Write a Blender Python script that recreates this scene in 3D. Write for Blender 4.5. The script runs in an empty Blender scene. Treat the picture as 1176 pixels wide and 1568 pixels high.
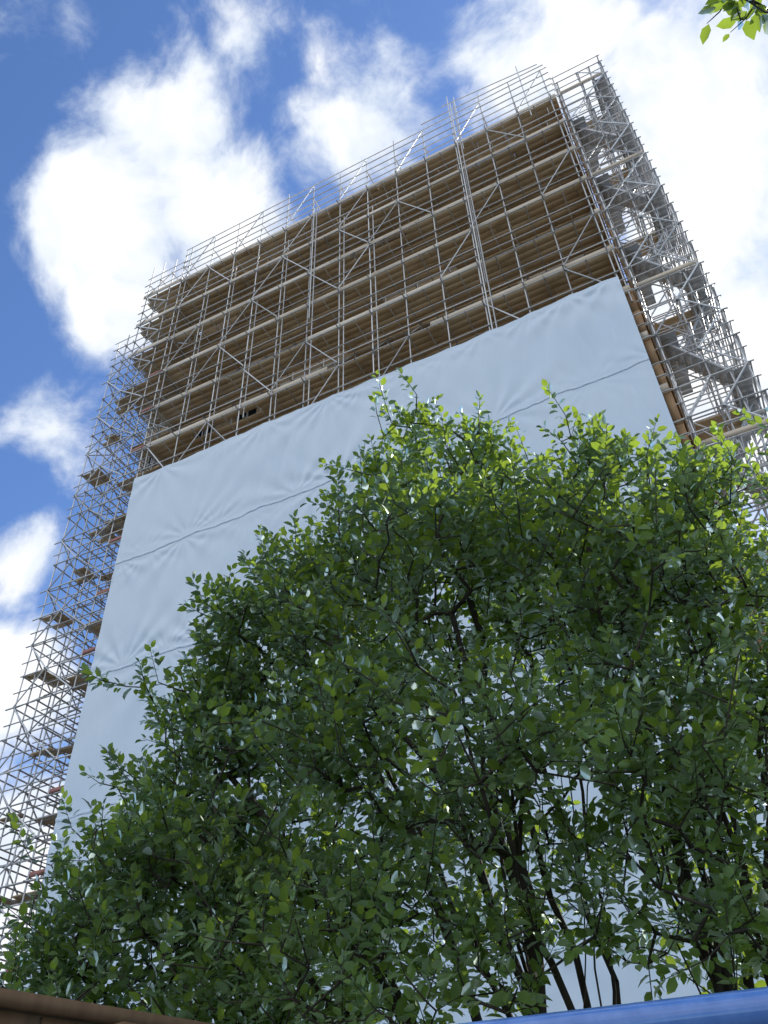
import bpy, math, random
import numpy as np
from mathutils import Vector, Matrix
random.seed(7); rng=np.random.default_rng(11)
scene=bpy.context.scene
scene.view_settings.view_transform='Standard'
scene.view_settings.look='None'
scene.view_settings.exposure=0

# ------------------------------------------------------------ helpers
def link(o,parent=None):
    scene.collection.objects.link(o)
    if parent: o.parent=parent
    return o
def empty(name,loc=(0,0,0)):
    e=bpy.data.objects.new(name,None); e.location=loc; return link(e)
def np_mesh(name,V,F,mat,smooth=False,tint=None,parent=None):
    V=np.asarray(V,dtype=np.float32); F=np.asarray(F,dtype=np.int32)
    k=F.shape[1]
    me=bpy.data.meshes.new(name)
    me.vertices.add(len(V)); me.vertices.foreach_set('co',V.ravel())
    me.loops.add(F.size); me.loops.foreach_set('vertex_index',F.ravel())
    me.polygons.add(len(F))
    me.polygons.foreach_set('loop_start',np.arange(0,F.size,k,dtype=np.int32))
    me.polygons.foreach_set('loop_total',np.full(len(F),k,dtype=np.int32))
    me.update(calc_edges=True)
    if smooth: me.polygons.foreach_set('use_smooth',np.ones(len(F),dtype=bool))
    if tint is not None:
        a=me.attributes.new('tint','FLOAT','POINT'); a.data.foreach_set('value',np.asarray(tint,dtype=np.float32))
    me.materials.append(mat)
    return link(bpy.data.objects.new(name,me),parent)

class Poles:
    def __init__(s): s.a=[];s.b=[];s.r=[]
    def add(s,a,b,r=0.024): s.a.append(a);s.b.append(b);s.r.append(r)
    def build(s,name,mat,parent=None,sides=6):
        A=np.array(s.a,float);B=np.array(s.b,float);R=np.array(s.r)
        V,F,T=tubes(A,B,R,R,sides)
        t=np.repeat(rng.random(len(A)),sides*2)
        return np_mesh(name,V,F,mat,True,t,parent)
def tubes(A,B,RA,RB,n):
    D=B-A; L=np.linalg.norm(D,axis=1,keepdims=True); D=D/np.maximum(L,1e-6)
    ref=np.where(np.abs(D[:,2:3])>0.9,np.array([[1.,0,0]]),np.array([[0,0,1.]]))
    U=np.cross(D,ref); U/=np.linalg.norm(U,axis=1,keepdims=True); W=np.cross(D,U)
    ang=np.arange(n)*2*math.pi/n
    c=np.cos(ang)[None,:,None]; s_=np.sin(ang)[None,:,None]
    ring=U[:,None,:]*c+W[:,None,:]*s_
    VA=A[:,None,:]+ring*np.reshape(RA,(-1,1,1)); VB=B[:,None,:]+ring*np.reshape(RB,(-1,1,1))
    V=np.concatenate([VA,VB],axis=1).reshape(-1,3)
    i=np.arange(n); j=(i+1)%n
    f=np.stack([i,i+n,j+n,j],axis=1)
    F=(f[None]+(np.arange(len(A))*2*n)[:,None,None]).reshape(-1,4)
    return V,F,None
class Boxes:
    def __init__(s): s.c=[]
    def add(s,x0,x1,y0,y1,z0,z1,t=None): s.c.append((x0,x1,y0,y1,z0,z1,random.random() if t is None else t))
    def build(s,name,mat,parent=None):
        C=np.array(s.c)
        xi=[0,1,1,0,0,1,1,0]; yi=[2,2,3,3,2,2,3,3]; zi=[4,4,4,4,5,5,5,5]
        V=np.stack([C[:,xi],C[:,yi],C[:,zi]],axis=2).reshape(-1,3)
        f=np.array([[0,3,2,1],[4,5,6,7],[0,1,5,4],[1,2,6,5],[2,3,7,6],[3,0,4,7]])
        F=(f[None]+(np.arange(len(C))*8)[:,None,None]).reshape(-1,4)
        return np_mesh(name,V,F,mat,False,np.repeat(C[:,6],8),parent)

def mat(name):
    m=bpy.data.materials.new(name); m.use_nodes=True
    nt=m.node_tree; return m,nt,nt.nodes['Principled BSDF']
def ramp(nt,fac,stops):
    r=nt.nodes.new('ShaderNodeValToRGB'); e=r.color_ramp.elements
    e[0].position=stops[0][0]; e[0].color=(*stops[0][1],1)
    e[1].position=stops[-1][0]; e[1].color=(*stops[-1][1],1)
    for p,c in stops[1:-1]:
        q=e.new(p); q.color=(*c,1)
    nt.links.new(fac,r.inputs[0]); return r.outputs[0]
def noise(nt,scale,detail=4,mapscale=None,vec=None,rough=.55):
    n=nt.nodes.new('ShaderNodeTexNoise'); n.inputs['Scale'].default_value=scale
    n.inputs['Detail'].default_value=detail; n.inputs['Roughness'].default_value=rough
    if vec is None:
        tc=nt.nodes.new('ShaderNodeTexCoord'); vec=tc.outputs['Object']
    if mapscale:
        mp=nt.nodes.new('ShaderNodeMapping'); mp.inputs['Scale'].default_value=mapscale
        nt.links.new(vec,mp.inputs['Vector']); vec=mp.outputs[0]
    nt.links.new(vec,n.inputs['Vector']); return n.outputs['Fac']
def attr(nt):
    a=nt.nodes.new('ShaderNodeAttribute'); a.attribute_name='tint'; return a.outputs['Fac']
def mth(nt,op,a,b=None,clamp=False):
    n=nt.nodes.new('ShaderNodeMath'); n.operation=op; n.use_clamp=clamp
    for i,v in enumerate([a,b]):
        if v is None: continue
        if isinstance(v,(int,float)): n.inputs[i].default_value=v
        else: nt.links.new(v,n.inputs[i])
    return n.outputs[0]
def bump(nt,p,h,strength,dist=.02):
    b=nt.nodes.new('ShaderNodeBump'); b.inputs['Strength'].default_value=strength; b.inputs['Distance'].default_value=dist
    nt.links.new(h,b.inputs['Height']); nt.links.new(b.outputs[0],p.inputs['Normal'])

# ------------------------------------------------------------ materials
m_steel,nt,p=mat('galvanised_steel')
nt.links.new(ramp(nt,attr(nt),[(0.0,(.42,.43,.44)),(0.6,(.64,.65,.66)),(1,(.80,.81,.82))]),p.inputs['Base Color'])
p.inputs['Metallic'].default_value=.3; p.inputs['Roughness'].default_value=.38

m_board,nt,p=mat('scaffold_board')
g=noise(nt,6,2,(1,9,9)); g2=noise(nt,.5,2)
nt.links.new(ramp(nt,mth(nt,'ADD',mth(nt,'MULTIPLY',attr(nt),.5),mth(nt,'ADD',mth(nt,'MULTIPLY',g,.3),mth(nt,'MULTIPLY',g2,.3))),[(0.15,(.42,.30,.17)),(0.5,(.61,.46,.28)),(.95,(.76,.61,.41))]),p.inputs['Base Color'])
p.inputs['Roughness'].default_value=.85

m_toe,nt,p=mat('toe_board')
g=noise(nt,4,2,(.6,6,6))
nt.links.new(ramp(nt,mth(nt,'ADD',mth(nt,'MULTIPLY',attr(nt),.5),mth(nt,'MULTIPLY',g,.5)),[(0.1,(.54,.45,.34)),(0.5,(.70,.61,.49)),(.95,(.82,.75,.65))]),p.inputs['Base Color'])
p.inputs['Roughness'].default_value=.8

m_red,nt,p=mat('red_toe_board'); p.inputs['Base Color'].default_value=(.38,.16,.13,1); p.inputs['Roughness'].default_value=.6

m_wall,nt,p=mat('brown_brick')
tc=nt.nodes.new('ShaderNodeTexCoord')
mp=nt.nodes.new('ShaderNodeMapping'); mp.inputs['Rotation'].default_value=(math.radians(90),0,0)
nt.links.new(tc.outputs['Object'],mp.inputs['Vector'])
bk=nt.nodes.new('ShaderNodeTexBrick'); nt.links.new(mp.outputs[0],bk.inputs['Vector'])
bk.inputs['Scale'].default_value=1; bk.inputs['Brick Width'].default_value=.225; bk.inputs['Row Height'].default_value=.075; bk.inputs['Mortar Size'].default_value=.008
bk.inputs['Color1'].default_value=(.44,.30,.16,1); bk.inputs['Color2'].default_value=(.33,.21,.11,1); bk.inputs['Mortar'].default_value=(.40,.33,.24,1)
nt.links.new(bk.outputs['Color'],p.inputs['Base Color']); p.inputs['Roughness'].default_value=.9

m_ply,nt,p=mat('orange_plywood')
nt.links.new(ramp(nt,mth(nt,'ADD',mth(nt,'MULTIPLY',attr(nt),.5),mth(nt,'MULTIPLY',noise(nt,3,2,(1,4,.6)),.5)),[(.2,(.34,.20,.10)),(.8,(.48,.31,.17))]),p.inputs['Base Color']); p.inputs['Roughness'].default_value=.8

m_conc,nt,p=mat('concrete')
nt.links.new(ramp(nt,noise(nt,1.5,4),[(.3,(.36,.32,.26)),(.7,(.48,.43,.36))]),p.inputs['Base Color']); p.inputs['Roughness'].default_value=.9
m_frame,nt,p=mat('window_frame'); p.inputs['Base Color'].default_value=(.6,.6,.58,1); p.inputs['Roughness'].default_value=.4
m_glass,nt,p=mat('window_glass'); p.inputs['Base Color'].default_value=(.03,.04,.05,1); p.inputs['Roughness'].default_value=.06

m_sheet,nt,p=mat('white_polythene')
n1=noise(nt,.35,3)
nt.links.new(ramp(nt,n1,[(.3,(.63,.78,.95)),(.7,(.70,.83,.97))]),p.inputs['Base Color'])
p.inputs['Roughness'].default_value=.27; p.inputs['Specular IOR Level'].default_value=.6
fine=noise(nt,5,3,(1,1,.25)); bump(nt,p,fine,.3,.04)
tr=nt.nodes.new('ShaderNodeBsdfTranslucent'); tr.inputs['Color'].default_value=(.72,.80,.9,1)
mx=nt.nodes.new('ShaderNodeMixShader'); mx.inputs[0].default_value=.05
out=nt.nodes['Material Output']
nt.links.new(p.outputs[0],mx.inputs[1]); nt.links.new(tr.outputs[0],mx.inputs[2]); nt.links.new(mx.outputs[0],out.inputs['Surface'])

def leafmat(name,dark,light,trc):
    m,nt,p=mat(name); nt.nodes.remove(p)
    at=attr(nt)
    df=nt.nodes.new('ShaderNodeBsdfDiffuse'); nt.links.new(ramp(nt,at,[(0,dark),(1,light)]),df.inputs['Color'])
    tr=nt.nodes.new('ShaderNodeBsdfTranslucent'); nt.links.new(ramp(nt,at,[(0,tuple(v*.55 for v in trc)),(1,trc)]),tr.inputs['Color'])
    mx=nt.nodes.new('ShaderNodeMixShader'); mx.inputs[0].default_value=.46
    nt.links.new(df.outputs[0],mx.inputs[1]); nt.links.new(tr.outputs[0],mx.inputs[2])
    gl=nt.nodes.new('ShaderNodeBsdfGlossy'); gl.inputs['Roughness'].default_value=.48; gl.inputs['Color'].default_value=(.78,.9,.82,1)
    fr=nt.nodes.new('ShaderNodeFresnel'); fr.inputs['IOR'].default_value=1.42
    m2=nt.nodes.new('ShaderNodeMixShader'); nt.links.new(fr.outputs[0],m2.inputs[0])
    nt.links.new(mx.outputs[0],m2.inputs[1]); nt.links.new(gl.outputs[0],m2.inputs[2])
    nt.links.new(m2.outputs[0],nt.nodes['Material Output'].inputs['Surface']); return m
m_leaf=leafmat('leaf_green',(.055,.115,.03),(.14,.235,.055),(.48,.68,.07))
m_bark,nt,p=mat('bark')
g=noise(nt,14,2,(1,1,.3)); nt.links.new(ramp(nt,g,[(.3,(.028,.023,.017)),(.7,(.07,.058,.045))]),p.inputs['Base Color']); p.inputs['Roughness'].default_value=.9
m_ground,nt,p=mat('asphalt_ground')
nt.links.new(ramp(nt,noise(nt,.8,5),[(.3,(.04,.04,.04)),(.7,(.075,.075,.07))]),p.inputs['Base Color']); p.inputs['Roughness'].default_value=.95
m_grass,nt,p=mat('grass')
nt.links.new(ramp(nt,noise(nt,5,5),[(.3,(.03,.06,.015)),(.7,(.07,.11,.03))]),p.inputs['Base Color']); p.inputs['Roughness'].default_value=.95
m_fence,nt,p=mat('fence_timber')
g=noise(nt,5,4,(6,1,.8)); nt.links.new(ramp(nt,mth(nt,'ADD',mth(nt,'MULTIPLY',attr(nt),.4),mth(nt,'MULTIPLY',g,.6)),[(.2,(.12,.065,.03)),(.8,(.26,.155,.075))]),p.inputs['Base Color']); p.inputs['Roughness'].default_value=.8
m_blue,nt,p=mat('blue_paint'); 
nt.links.new(ramp(nt,noise(nt,30,3),[(.35,(.07,.19,.54)),(.7,(.12,.26,.64))]),p.inputs['Base Color']); p.inputs['Roughness'].default_value=.12; p.inputs['Coat Weight'].default_value=.8

# ------------------------------------------------------------ ground
def plane(name,x0,x1,y0,y1,z,m):
    return np_mesh(name,[(x0,y0,z),(x1,y0,z),(x1,y1,z),(x0,y1,z)],[[0,1,2,3]],m)
plane('ground',-900,900,-900,900,0,m_ground)
plane('grass_verge',-9,6,2.9,8.5,.004,m_grass)

# ------------------------------------------------------------ building
XL,XR=-17.1,.34
YF=16.0; YI=17.25; YW=17.55
bld=empty('tower_block')
W=Boxes(); G=Boxes(); Fm=Boxes(); C=Boxes()
def facade(x0,x1,y,n,thick=.3,storeys=13,h=2.72):
    bay=(x1-x0)/n
    for s in range(storeys):
        z=s*h
        C.add(x0,x1,y-.03,y+thick,z+h-.22,z+h)
        W.add(x0,x1,y,y+thick,z,z+.85)
        W.add(x0,x1,y,y+thick,z+h-.42,z+h-.22)
        for i in range(n):
            a=x0+i*bay; w=.30*bay
            W.add(a,a+w,y,y+thick,z+.85,z+h-.42)
            W.add(a+bay-w*.6,a+bay,y,y+thick,z+.85,z+h-.42)
            wx0,wx1=a+w,a+bay-w*.6; z0,z1=z+.85,z+h-.42
            G.add(wx0,wx1,y+.17,y+.19,z0,z1)
            for q in (wx0,(wx0+wx1)/2-.03,wx1-.06): Fm.add(q,q+.06,y+.10,y+.165,z0,z1)
            Fm.add(wx0+.06,wx1-.06,y+.11,y+.16,z0,z0+.06); Fm.add(wx0+.06,wx1-.06,y+.11,y+.16,z1-.06,z1)
facade(XL,.6,YW,9)
facade(-21.2,XL-.002,YW+1.9,3)
C.add(XL,.6,YW,YW+14,35.36,35.6); C.add(-21.2,XL-.002,YW+1.9,YW+14,35.36,35.55)
W.add(.35,.6,YW+.3,YW+14,0,35.36); W.add(-21.2,-20.9,YW+2.2,YW+14,0,35.36); W.add(-21.2,.6,YW+14,YW+14.3,0,35.36)
W.add(XL,XL+.3,YW+.3,YW+2,0,35.36)
W.build('walls',m_wall,bld); G.build('window_glass',m_glass,bld); Fm.build('window_frames',m_frame,bld); C.build('floor_slabs_and_roof',m_conc,bld)

# ------------------------------------------------------------ scaffolding
sc=empty('scaffolding')
P=Poles(); B=Boxes(); T=Boxes(); RB=Boxes(); K=Poles()
J=lambda s=.02: random.uniform(-s,s)
xs=list(np.linspace(XL,XR,14))
lifts=[.4+2.2*i for i in range(1,17)]
def coupler(x,y,z): K.add((x,y,z-.045),(x,y,z+.045),.042)
for x in xs:
    top=38.3+random.choice([0,0,.4,.7,-.2])
    x2=x+J()
    P.add((x2,YF,0),(x+J(),YF,top))
    P.add((x+J(),YI,0),(x,YI,37.2+J(.3)))
    if random.random()<.8: P.add((x+.16,YF+.05,random.uniform(20,26)),(x+.16+J(),YF+.05,random.uniform(30,36)))
for k,z in enumerate(lifts):
    vis=z>20
    for y in (YF-.05,YI+.05): P.add((XL-.25,y,z-.07),(XR+.3,y,z-.07))
    for dz in (.5,1.0):
        P.add((XL-.25,YF-.05,z+dz+J()),(XR+.3,YF-.05,z+dz+J()))
    for x in xs:
        P.add((x+J(.05),YF-.25,z-.12),(x+J(.05),YI+.25,z-.12))
        if vis: coupler(x,YF,z-.07); coupler(x,YF,z+1.0); coupler(x,YI,z-.07)
    for i in range(13):
        if vis:
            P.add((xs[i]+.67,YF-.1,z-.12),(xs[i]+.67,YI+.1,z-.12))
            r=random.random()
            a,b=(xs[i],xs[i+1]) if (i+k)%2 else (xs[i+1],xs[i])
            if r<.45: P.add((a,YF-.08,z-2.1),(b,YF-.08,z-.1))
            if random.random()<.6: P.add((xs[i]+.05,YF,z-2.1),(xs[i]+.05,YI,z-.1))
    n=5
    for j in range(n):
        y0=YF+.04+j*.236; x=XL-.2-random.random()*1.5
        while x<XR+.2:
            L=random.choice([3.9,3.9,3.0,2.4]); x1=min(x+L,XR+.25)
            xa=max(x,XL-.2)
            if x1>xa+.1 and not (vis and random.random()<.03):
                dz=J(.006)
                B.add(xa,x1-.01,y0,y0+.231,z+dz,z+.038+dz)
            x+=L
    if k%3!=1: 
        x=XL
        while x<XR: 
            if random.random()<.8: B.add(x,min(x+2.4,XR)-.02,YI+.02,YI+.24,z,z+.038)
            x+=2.4
    x=XL-.2
    while x<XR+.2:
        L=random.choice([3.9,3.9,3.0]); x1=min(x+L,XR+.25)
        if x1>x+.05 and random.random()<.94: T.add(x,x1-.012,YF-.02+J(.004)+.03,YF+.022+.012,z+.04,z+.265)
        x+=L
for z in (37.1,37.7,38.2):
    P.add((XL-.3,YF-.05,z),(XR+.3,YF-.05,z+J(.05)))
for z in (36.6,37.1):
    P.add((XL-.3,YI+.05,z),(XR+.3,YI+.05,z))
for i in range(13):
    if i%2==0: P.add((xs[i],YF-.08,35.7),(xs[i+1],YF-.08,38.1))
    P.add((xs[i],YF,37.1),(xs[i],YI,37.1))
P.add((xs[10],YF,35),(xs[10],YF,40.3)); P.add((xs[10]+.3,YF,35),(xs[10]+.3,YF,39.9)); P.add((xs[12]+.5,YF,35),(xs[12]+.5,YF,39.8))
P.add((xs[10]-.3,YF,39.6),(XR,YF,39.0)); P.add((xs[9],YF,38.9),(XR+.2,YF,38.7))
for dx in (.12,.26):
    P.add((xs[10]+dx,YF-.12,18),(xs[10]+dx,YF-.12,39.2)); P.add((xs[5]+dx,YF-.1,28),(xs[5]+dx,YF-.1,36))
P.build('facade_poles',m_steel,sc)
SB=Boxes()
for k in range(30): SB.add(.645,.67,16.25,17.5,.3+k*1.18,.3+k*1.18+1.17)
for k in range(19):
    SB.add(.385,.60,16.1,16.13,.3+k*1.18,.3+k*1.18+1.17)
SB.build('end_boarding',m_ply,sc)
# left return + tower
P=Poles()
lx=[-17.35,-18.0,-18.7,-19.35,-19.8,-20.3]; ly=[16.0,17.2,18.4]
for x in lx:
    top=38.0 if x>-19.5 else 32.9
    for y in ly: P.add((x+J(),y,0),(x+J(),y,top+J(.3)))
allz=[.4+1.1*i for i in range(1,34)]
for k,z in enumerate(allz):
    xe=-19.5 if z>33 else -20.5
    for y in ly:
        P.add((-17.2,y-.05,z+J(.05)),(xe-J(.15),y-.05,z+J(.05)))
        if random.random()<.8: P.add((-17.2,y-.05,z+.5+J()),(xe,y-.05,z+.5+J()),.02)
    for x in lx:
        if x<-19.5 and z>33: continue
        P.add((x+.05,15.9+J(.08),z-.06),(x+.05,18.6,z-.06))
        coupler(x,16.0,z)
    if z<32:
        a,b=(-20.3,-19.35) if k%2 else (-19.35,-20.3)
        P.add((a,15.93,z-1.1),(b,15.93,z)); P.add((a,18.45,z-1.1),(b,18.45,z))
        P.add((-20.3,16 if k%2 else 17.2,z-1.1),(-20.3,17.2 if k%2 else 16,z))
        P.add((-20.3,17.2 if k%2 else 18.4,z-1.1),(-20.3,18.4 if k%2 else 17.2,z))
    a,b=(-18.0,-19.35) if k%2 else (-19.35,-18.0)
    P.add((a,15.93,z-1.1),(b,15.93,z))
    if random.random()<.6: P.add((-17.35,17.15,z-1.1),(-18.7,17.15,z))
    if random.random()<.6: P.add((-18.7,18.35,z-1.1),(-17.35,18.35,z))
for k,z in enumerate(lifts):
    for j in range(10):
        if z>28 or (j>2+k%3 and j<8):
            B.add(-19.5 if j%3 else -19.3,-17.2,16.04+j*.24,16.265+j*.24,z,z+.038,random.random()*.5)
    T.add(-19.5,-17.33,15.95,15.99,z+.04,z+.26) if z>30 else None
    if z<31:
        o_=random.randint(0,4)
        for j in range(o_,o_+random.randint(1,4)): B.add(-20.3+random.choice([0,0,.3]),-19.5,16.04+j*.24,16.265+j*.24,z,z+.038,random.random())
    if 4<z<30 and k%4!=1: RB.add(-17.9,-17.3,15.93,15.97,z+.04,z+.17)
P.build('return_tower_poles',m_steel,sc)
# right stair tower
P=Poles(); S=Boxes()
rx=[.75,1.6,2.05,2.5]; ry=[16.1,17.4,18.7]
for x in rx:
    for y in ry: P.add((x+J(),y,0),(x+J(),y,37.0+J(.6)))
for k,z in enumerate([.4+1.1*i for i in range(1,34)]):
    for y in ry:
        P.add((.6,y-.05,z),(2.65,y-.05,z+J()))
        P.add((.6,y-.05,z+.55),(2.65,y-.05,z+.55+J()),.02)
    for x in rx: P.add((x+.05,16.0,z-.06),(x+.05,18.85,z-.06))
    P.add((2.55,16.0,z+.5),(2.55,18.85,z+.5)); P.add((.7,16.0,z+.5),(.7,18.85,z+.5))
    for x in rx: coupler(x,16.1,z)
    a,b=(1.6,2.5) if k%2 else (2.5,1.6)
    P.add((a,16.03,z-1.1),(b,16.03,z)); P.add((a,18.75,z-1.1),(b,18.75,z))
    P.add((b-.85,17.33,z-1.1),(a-.85,17.33,z))
    a,b=(16.1,17.4) if k%2 else (17.4,16.1)
    P.add((2.57,a,z-1.1),(2.57,b,z)); P.add((2.57,a+1.3,z-1.1),(2.57,b+1.3,z))
    P.add((.7,b,z-1.1),(.7,a,z)); P.add((.7,b+1.3,z-1.1),(.7,a+1.3,z))
    if k%3==0: P.add((.75,16.03,z-1.1),(1.6,16.03,z))
for k,z in enumerate(lifts):
    z0=z-2.2; up=k%2
    xa,xb=(.95,2.35) if up else (2.35,.95)
    ya=17.55 if up else 16.5
    for yy in (ya,ya+.62):
        P.add((xa,yy,z0),(xb,yy,z),.045); P.add((xa,yy,z0+.95),(xb,yy,z+.95),.018)
    for t in range(9):
        f=(t+.5)/9; xx=xa+(xb-xa)*f; zz=z0+2.2*f
        S.add(xx-.12,xx+.12,ya+.02,ya+.60,zz-.015,zz+.015,0)
    x0,x1=(2.0,2.5) if up else (.75,1.25)
    for j in range(10): 
        S.add(x0,x1,16.15+j*.245,16.385+j*.245,z,z+.038,0)
    if k%2: 
        for j in range(3): B.add(.78,2.5,17.6+j*.25,17.83+j*.25,z+.05,z+.088,random.random()*.2)
    T.add(.75,2.5,16.02,16.05,z+.04,z+.2) if k%3==0 else None
P.build('stair_tower_poles',m_steel,sc); S.build('stair_treads',m_steel,sc)
B.build('deck_boards',m_board,sc); T.build('toe_boards',m_toe,sc); RB.build('red_toe_boards',m_red,sc)
K.build('couplers',m_steel,sc)

# ------------------------------------------------------------ sheeting
nx,nz=460,560; ZT=22.75
X=np.linspace(XL-.03,XR+.03,nx); Z=np.linspace(.1,ZT,nz)
XX,ZZ=np.meshgrid(X,Z)
seams=[22.75,18.9,14.7,10.5,6.3,2.1]
def fold(x,z,seed):
    r=np.random.default_rng(seed); o=np.zeros_like(x)
    for _ in range(9):
        f=r.uniform(1.2,6); ph=r.uniform(0,6.28); sk=r.uniform(-.3,.3)
        o+=np.abs(np.sin(f*(x+sk*z)+ph+.6*np.sin(.7*z+ph)))**.6*r.uniform(.3,1)/f
    return o
amp=.6+.4*np.sin(XX*.55+1.0)+.6*np.clip((XX+7)/7,0,1)
Dp=-.05*fold(XX,ZZ,3)*amp+.01*np.sin(XX*1.1+.4*ZZ)*np.sin(ZZ*.75)
for si,zt in enumerate(seams[:-1]):
    zb=seams[si+1]
    for sgn,zz in ((1,zt),(-1,zb)):
        for x0 in xs[::1]:
            xj=x0+rng.uniform(-.3,.3)
            dx=XX-xj; dz=(zz-ZZ)*sgn
            r_=np.sqrt(dx**2+dz**2)+.05; th=np.arctan2(dx,np.abs(dz)+.02)
            A=rng.uniform(.15,1.0)**2*.034
            Dp+=np.where((ZZ<=zt)&(ZZ>zb),A*np.exp(-r_/rng.uniform(.6,2.4))*np.sin(th*rng.integers(9,17)+rng.uniform(0,6))*np.minimum(r_*1.2,1)*np.clip(np.abs(zz-ZZ)*3,0,1),0)
edge=.05*np.abs(np.sin((XX-XL)*math.pi/1.342))
ZZ2=ZZ-edge*np.clip((ZZ-21.5)/1.2,0,1)
V=np.stack([XX,15.72+Dp,ZZ2],axis=2).reshape(-1,3)
i=np.arange(nz-1)[:,None]*nx+np.arange(nx-1)[None]
F=np.stack([i,i+1,i+nx+1,i+nx],axis=2).reshape(-1,4)
sh=empty('plastic_sheeting')
np_mesh('sheet',V,F,m_sheet,True,None,sh)
for si,zt in enumerate(seams[1:]):
    zi=int((zt-.1)/(ZT-.1)*(nz-1))
    base=15.72+Dp[zi]
    pz=[-.05,-.02,.015,.04]; py=[-.010,-.018,-.018,-.010]
    wob=.03*np.sin(X*2.1+si)+.015*np.sin(X*5.3)
    Vs=np.concatenate([np.stack([X,base+py[q]-.004*np.abs(np.sin(X*9+q)),zt+pz[q]+wob+.01*np.sin(X*(13+q*3))],axis=1) for q in range(4)])
    a=np.arange(nx-1); Fs=np.concatenate([np.stack([a+q*nx,a+1+q*nx,a+1+(q+1)*nx,a+(q+1)*nx],axis=1) for q in range(3)])
    np_mesh('seam',Vs,Fs,m_sheet,True,None,sh)

# ------------------------------------------------------------ trees
def leaf_mesh(name,O,D,Nn,S,t,mat_,parent):
    loc=np.array([[0,0,0],[.28,.28,.05],[.28,-.28,.05],[.66,.26,.03],[.66,-.26,.03],[1,0,-.12],[.48,0,-.02]])
    Sd=np.cross(Nn,D); Sd/=np.linalg.norm(Sd,axis=1,keepdims=True)+1e-9; N2=np.cross(D,Sd)
    V=O[:,None,:]+S[:,None,None]*(loc[None,:,0:1]*D[:,None,:]+loc[None,:,1:2]*Sd[:,None,:]+loc[None,:,2:3]*N2[:,None,:])
    f=np.array([[0,6,1],[0,2,6],[1,6,3],[2,4,6],[3,6,5],[6,4,5]])
    F=(f[None]+(np.arange(len(O))*7)[:,None,None]).reshape(-1,3)
    return np_mesh(name,V.reshape(-1,3),F,mat_,True,np.repeat(t,7),parent)

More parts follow.
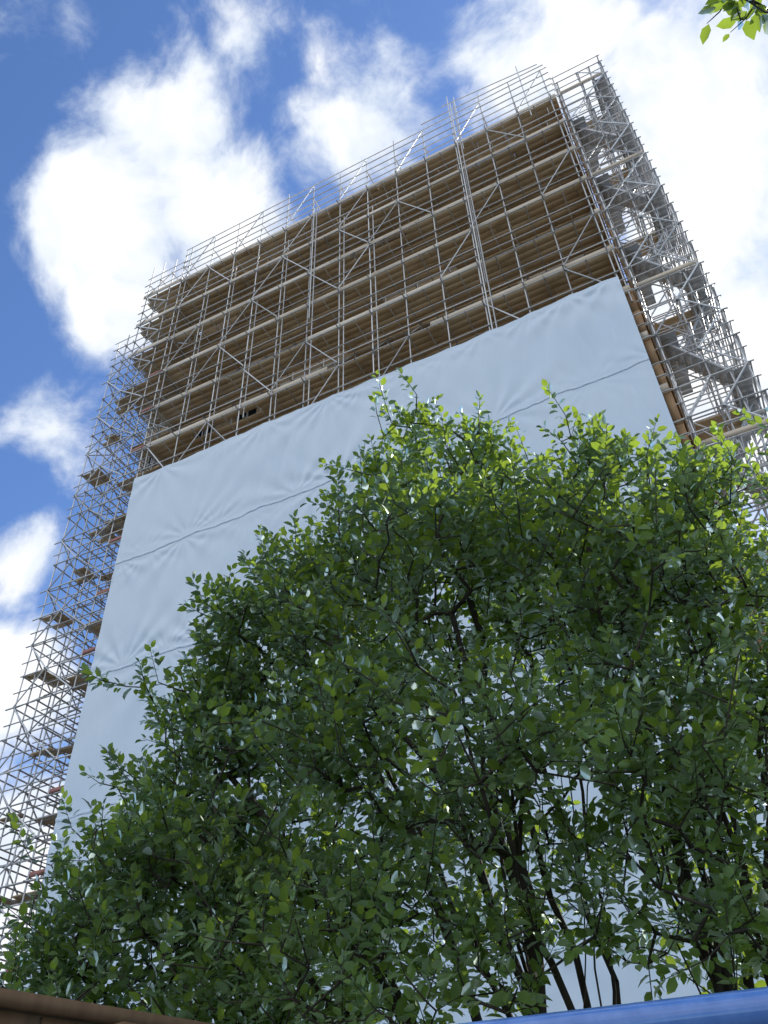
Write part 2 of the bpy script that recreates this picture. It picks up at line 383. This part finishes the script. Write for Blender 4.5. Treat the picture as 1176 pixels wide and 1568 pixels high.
def make_tree(name,base,clumps,stems,per,leafn,leafsize,leafm,seed,stemr=.0037,Ls=1.0,sub=8):
    r=np.random.default_rng(seed)
    root=empty(name,(0,0,0))
    nodes=[np.array(base,float)]; par=[-1]
    def extend(i0,target,step=.28,bend=None,jit=.035):
        p0=nodes[i0]; d=target-p0; L=np.linalg.norm(d); n=max(1,int(L/step)); last=i0
        for s in range(1,n+1):
            f=s/n; q=p0+d*f
            if bend is not None: q=q+bend*math.sin(math.pi*f)
            if s<n: q=q+r.normal(0,jit,3)
            nodes.append(q); par.append(last); last=len(nodes)-1
        return last
    for (cx,cy,cz) in stems:
        tgt=np.array([cx,cy,cz],float)
        st=np.array(base)+np.array([r.normal(0,.2),r.normal(0,.12),r.uniform(.2,.6)])
        s0=extend(0,st,.3)
        bend=np.array([-(cx-base[0])*.12+r.normal(0,.07),-(cy-base[1])*.1,.2])
        extend(s0,tgt,.3,bend,.03)
    tips=[]
    for (c,rad,dens) in clumps:
        n=max(3,int(per*dens*rad**2)); ns=max(1,n//sub)
        v=r.normal(0,1,(ns,3)); v/=np.linalg.norm(v,axis=1,keepdims=True)
        rr=rad*(r.random(ns)**.4)*1.02
        cen=np.array(c)+v*rr[:,None]*np.array([1.05,1.1,.95])
        sel=r.integers(0,ns,n)
        sp=min(.14,rad*.4)
        tips.append(cen[sel]+r.normal(0,1,(n,3))*np.array([sp,sp,sp*.75]))
    tips=np.concatenate(tips)
    seedn=np.array(nodes)
    dd=np.array([np.min(np.linalg.norm(seedn-t,axis=1)) for t in tips])
    tips=tips[np.argsort(dd)]
    NN=np.zeros((len(tips)*8+len(nodes)+10,3)); cnt=len(nodes); NN[:cnt]=seedn
    tipi=[]
    for t in tips:
        d=NN[:cnt]-t; dist=np.sqrt((d**2).sum(1)); cost=dist+.5*np.maximum(0,d[:,2]+.1)+.3*(np.arange(cnt)==0)
        k=int(np.argmin(cost)); before=len(nodes)
        last=extend(k,t,.22,np.array([0,0,-.06*dist[k]]),.018); tipi.append(last)
        new=nodes[before:]
        if cnt+len(new)>len(NN): NN=np.concatenate([NN,np.zeros_like(NN)])
        NN[cnt:cnt+len(new)]=new; cnt+=len(new)
    nodes_=np.array(nodes); par_=np.array(par)
    ex=2.3; acc=np.zeros(len(nodes_)); haschild=np.zeros(len(nodes_),bool); haschild[par_[1:]]=True
    acc[~haschild]=stemr**ex
    for i in range(len(nodes_)-1,0,-1): acc[par_[i]]+=acc[i]
    R=acc**(1/ex)
    idx=np.arange(1,len(nodes_))
    RA=np.minimum(R[par_[idx]],R[idx]*1.35)
    V,F,_=tubes(nodes_[par_[idx]],nodes_[idx],RA,R[idx],6)
    np_mesh('trunk_and_branches',V,F,m_bark,True,None,root)
    O=[];D=[];N=[];S=[];Tt=[];A=[];Bb=[]
    for ti in tipi:
        p=nodes_[ti]; pd=p-nodes_[par_[ti]]; pd/=np.linalg.norm(pd)+1e-9
        up=np.array([0,0,1.]); d=pd*.6+up*r.uniform(.0,.9)+r.normal(0,.3,3); d/=np.linalg.norm(d)
        L=r.uniform(.10,.26)*(1.6 if r.random()<.08 else 1)*Ls; n=int(leafn*r.uniform(.7,1.3)*(L/.2/Ls)**.5)
        A.append(p); Bb.append(p+d*L)
        ct=r.uniform(0,1)
        s=np.cross(d,up)+1e-4; s/=np.linalg.norm(s); s2=np.cross(d,s)
        for q in range(n):
            f=(q+.3)/n; o=p+d*L*f*1.0-pd*.06*(1-f)
            ang=q*2.4+r.uniform(-.4,.4)
            out=s*math.cos(ang)+s2*math.sin(ang)
            ld=out*(1.1-f*.6)+d*(.35+f*.6)+np.array([0,0,-.12])+r.normal(0,.12,3)
            nn=up*.9+d*.3+r.normal(0,.45,3)
            O.append(o+ld*.015);D.append(ld);N.append(nn);S.append(leafsize*r.uniform(.55,1.15)*(1-.25*f)); Tt.append(min(1,max(0,.55*ct+.45*r.random()+.12*f)))
    D=np.array(D); D/=np.linalg.norm(D,axis=1,keepdims=True); N=np.array(N)
    V,F,_=tubes(np.array(A),np.array(Bb),np.full(len(A),.003),np.full(len(A),.0015),4)
    np_mesh('twigs',V,F,m_bark,True,None,root)
    leaf_mesh('leaves',np.array(O),D,N,np.array(S),np.array(Tt),leafm,root)
    return len(O)

CA=[((-1.60,4.6,6.30),.46,1),((-2.12,4.5,6.15),.30,1),((-2.18,4.6,6.44),.14,1.8),((-1.45,4.7,6.74),.13,1.8),((-1.1,4.75,6.02),.34,1),((-2.62,4.3,5.55),.42,1.0),((-1.47,4.2,4.96),.75,.95),((-3.05,4.2,4.75),.48,1.1),((-3.3,4.2,4.5),.42,1.1),((-3.05,4.25,5.1),.3,1),
 ((-2.23,4.0,4.25),.62,.95),((-3.46,4.2,4.05),.48,1.1),((-3.92,4.2,3.45),.43,1.1),((-2.94,4.0,3.33),.62,1.0),((-4.08,4.2,2.95),.43,1.1),((-4.1,4.1,2.45),.46,1.1),((-3.5,4.0,2.35),.4,1),
 ((-3.17,4.1,2.75),.55,1.0),((-1.91,3.7,3.27),.52,.85),((-1.14,3.6,3.56),.52,.75),((-1.22,4,2.9),.45,.6),((-2.32,3.9,2.7),.52,.9),((-1.75,3.8,2.5),.42,.75),((-2.7,3.9,2.3),.4,.9),
 ((-1.8,5.3,5.5),.75,.6),((-2.7,5.2,4.6),.65,.55),((-3.3,5.0,3.7),.6,.55),((-2.25,4.4,5.3),.45,1),((-2.0,5.2,3.6),.7,.4),((-2.9,5.1,3.0),.6,.4)]
CB=[((-.68,4.8,5.78),.42,1),((-.35,4.9,6.0),.12,1.8),((.09,5,5.27),.48,1),((-.52,4.3,4.48),.65,.95),((.02,4.6,4.2),.62,.95),((-.56,4,3.49),.5,.75),((-.26,4.6,3.24),.5,.65),
 ((-.75,4.2,2.75),.38,.65),((-.1,4.7,2.6),.45,.7),((.25,4.9,3.4),.5,.85),((-.6,5.4,3.6),.7,.35),((-.5,5.5,2.9),.6,.35),
 ((1.2,4.8,4.9),.8,.4),((1.0,4.6,3.9),.7,.4),((2.0,5,4.4),.7,.3),((-.5,5.6,5.1),.75,.55),((.5,5.5,4.6),.7,.45),((-1.0,5.2,5.35),.6,.85),((-.3,4.6,5.0),.5,1)]
nA=make_tree('whitebeam_tree',(-1.25,4.7,0),CA,[(-1.6,4.6,5.8),(-2.2,4.5,5.5),(-2.7,4.4,4.9),(-3.2,4.3,4.0),(-1.5,4.1,4.6),(-1.9,5.1,5.2),(-2.9,4.1,3.1),(-3.6,4.4,3.0),(-1.15,3.9,3.6),(-.9,4.5,4.6),(-1.0,4.4,3.9),(-2.0,4.2,4.2),(-1.3,4.6,5.0),(-2.3,4.1,3.2),(-1.7,4.4,4.9),(-1.6,4.0,3.6),(-.8,4.3,3.7),(-2.5,4.7,4.4)],510,16,.086,m_leaf,5)
nB=make_tree('whitebeam_tree.001',(-.5,4.9,0),CB,[(-.7,4.8,5.4),(.0,5,5.0),(-.5,4.4,4.3),(.1,4.6,3.9),(1.0,4.8,4.5),(-.6,5.4,5.0),(.5,5.4,4.3),(-.9,5.1,4.9),(1.9,5,4.2),(-.9,4.6,4.0),(-.2,4.7,4.6),(.3,4.8,4.4),(-.6,4.7,3.8),(.5,4.7,3.4),(-1.1,4.8,4.3),(-.35,4.3,3.5),(-.75,4.5,4.6),(.0,4.5,3.6),(-.25,4.9,4.9)],510,16,.086,m_leaf,9)
CC=[((3.2,1.9,5.4),.9,.35),((2.4,1.8,5.2),.5,.35),((4.0,2.1,5.9),.8,.35),((1.45,1.72,4.98),.16,1.2),((.75,1.60,4.84),.085,10)]
nC=make_tree('cherry_tree',(4.0,2.0,0),CC,[(3.8,2.0,5.5),(3.0,1.9,5.2),(.83,1.62,4.89),(4.3,2.2,5.4)],130,6,.080,m_leaf,21,.0028,.5,3)
print('LEAVES',nA,nB,nC)

# ------------------------------------------------------------ fence + gate
fe=empty('timber_fence')
FB=Boxes()
n=int(2.9/.155)
for q in range(n):
    FB.add(q*.155,q*.155+.145,0,.02,.05,2.14+J(.004))
FB.add(-.02,n*.155,-.035,.055,2.15,2.19,.4)
for z in (.4,1.7): FB.add(0,n*.155,-.05,-.003,z,z+.09,.3)
for q in range(0,n,6): FB.add(q*.155+.02,q*.155+.11,-.15,-.052,0,2.13,.2)
o=FB.build('boards',m_fence,fe)
fe.location=(-2.62,.45,.03); fe.rotation_euler=(0,0,math.radians(74))

ga=empty('blue_metal_gate')
P=Poles()
def gy(x): return 1.64+(x+.13)*.075
P.add((-.95,gy(-.95),1.882),(2.2,gy(2.2),1.882),.034)
P.add((-.95,gy(-.95),.2),(2.2,gy(2.2),.2),.026)
for x in (-.95,2.2): P.add((x,gy(x),0),(x,gy(x),1.9),.034)
x=-.82
while x<2.15:
    P.add((x,gy(x),.2),(x,gy(x),1.87),.011); x+=.12
P.build('gate_frame',m_blue,ga,20)

# ------------------------------------------------------------ camera
right=Vector((.8924,.3188,.3193)); up=Vector((-.0296,.7474,-.6637))
right.normalize(); up=(up-right*up.dot(right)).normalized(); fw=up.cross(right)
M=Matrix((right,fw,up))
cam=bpy.data.objects.new('camera',bpy.data.cameras.new('camera')); link(cam)
cam.matrix_world=Matrix.Translation((0,0,1.6))@M.to_4x4()
cam.data.sensor_fit='VERTICAL'; cam.data.sensor_height=24; cam.data.lens=19.9
cam.data.clip_end=3000; cam.data.clip_start=.05
scene.camera=cam

# ------------------------------------------------------------ light
S_=Vector((.45,1,1.08)).normalized()
sl=bpy.data.lights.new('sun','SUN'); sl.energy=5.0; sl.angle=math.radians(.5); sl.color=(1,.94,.84)
so=bpy.data.objects.new('sun',sl); so.rotation_euler=S_.to_track_quat('Z','Y').to_euler(); so.location=(10,30,60); link(so)

w=bpy.data.worlds.new('World'); scene.world=w; w.use_nodes=True
try:
    w.cycles.sampling_method='MANUAL'; w.cycles.sample_map_resolution=256
except Exception as e: print(e)
nt=w.node_tree; bg=nt.nodes['Background']; bg.inputs['Strength'].default_value=.15
sky=nt.nodes.new('ShaderNodeTexSky'); sky.sky_type='NISHITA'; sky.sun_disc=False
sky.sun_elevation=math.asin(S_.z); sky.sun_rotation=math.atan2(S_.x,S_.y)
sky.dust_density=.3; sky.ozone_density=2.0
gain=nt.nodes.new('ShaderNodeVectorMath'); gain.operation='MULTIPLY'; nt.links.new(sky.outputs[0],gain.inputs[0]); gain.inputs[1].default_value=(.82,1.02,1.32)
tc=nt.nodes.new('ShaderNodeTexCoord'); dv=tc.outputs['Generated']
nz1=nt.nodes.new('ShaderNodeTexNoise'); nz1.inputs['Scale'].default_value=4.5; nz1.inputs['Detail'].default_value=3; nt.links.new(dv,nz1.inputs['Vector'])
vs=nt.nodes.new('ShaderNodeVectorMath'); vs.operation='SUBTRACT'; nt.links.new(nz1.outputs['Color'],vs.inputs[0]); vs.inputs[1].default_value=(.5,.5,.5)
vm=nt.nodes.new('ShaderNodeVectorMath'); vm.operation='SCALE'; nt.links.new(vs.outputs[0],vm.inputs[0]); vm.inputs['Scale'].default_value=.12
va=nt.nodes.new('ShaderNodeVectorMath'); va.operation='ADD'; nt.links.new(dv,va.inputs[0]); nt.links.new(vm.outputs[0],va.inputs[1])
wv=va.outputs[0]
blobs=[((-533,371,1324),.10,.95),((-634,431,1214),.095,1.15),((-509,472,1233),.09,1.1),((-664,505,1124),.06,1),((-397,350,1411),.09,.68),
((-277,507,1308),.11,.66),((104,580,1417),.11,1.0),((190,735,1300),.13,1.1),((172,830,1195),.11,1.05),((137,977,1029),.13,1.2),
((-802,592,970),.07,.6),((-934,667,830),.05,.9),((-1016,774,681),.08,1.1),((-637,207,1441),.12,.45),
((-1050,980,420),.14,1.0),((300,900,700),.3,1.1),((-600,-700,900),.6,1.3),((500,-800,700),.7,1.3),((700,200,900),.25,.9)]  # large blobs behind the camera are unseen clouds, added to brighten the sheeting
cur=None
for c,rad,wt in blobs:
    cv=Vector(c).normalized()
    dn=nt.nodes.new('ShaderNodeVectorMath'); dn.operation='DISTANCE'; nt.links.new(wv,dn.inputs[0]); dn.inputs[1].default_value=cv
    v=mth(nt,'MULTIPLY',mth(nt,'SUBTRACT',1.0,mth(nt,'DIVIDE',dn.outputs['Value'],rad*1.5),True),wt)
    cur=v if cur is None else mth(nt,'MAXIMUM',cur,v)
fb=noise(nt,9,7,None,wv,.60)
d=mth(nt,'ADD',cur,mth(nt,'MULTIPLY',mth(nt,'SUBTRACT',fb,.5),1.6))
mr=nt.nodes.new('ShaderNodeMapRange'); mr.interpolation_type='SMOOTHSTEP'; nt.links.new(d,mr.inputs[0]); mr.inputs[1].default_value=.20; mr.inputs[2].default_value=.70
f2=noise(nt,13,3,None,wv)
cc=ramp(nt,mth(nt,'ADD',mth(nt,'MULTIPLY',d,.55),mth(nt,'MULTIPLY',f2,.8)),[(.35,(.46,.56,.73)),(.64,(.68,.75,.86)),(.98,(1,1,1))])
sc10=nt.nodes.new('ShaderNodeVectorMath'); sc10.operation='SCALE'; nt.links.new(cc,sc10.inputs[0]); sc10.inputs['Scale'].default_value=7.8
mix=nt.nodes.new('ShaderNodeMix'); mix.data_type='RGBA'
nt.links.new(mr.outputs[0],mix.inputs[0]); nt.links.new(gain.outputs[0],mix.inputs[6]); nt.links.new(sc10.outputs[0],mix.inputs[7])
nt.links.new(mix.outputs[2],bg.inputs['Color'])
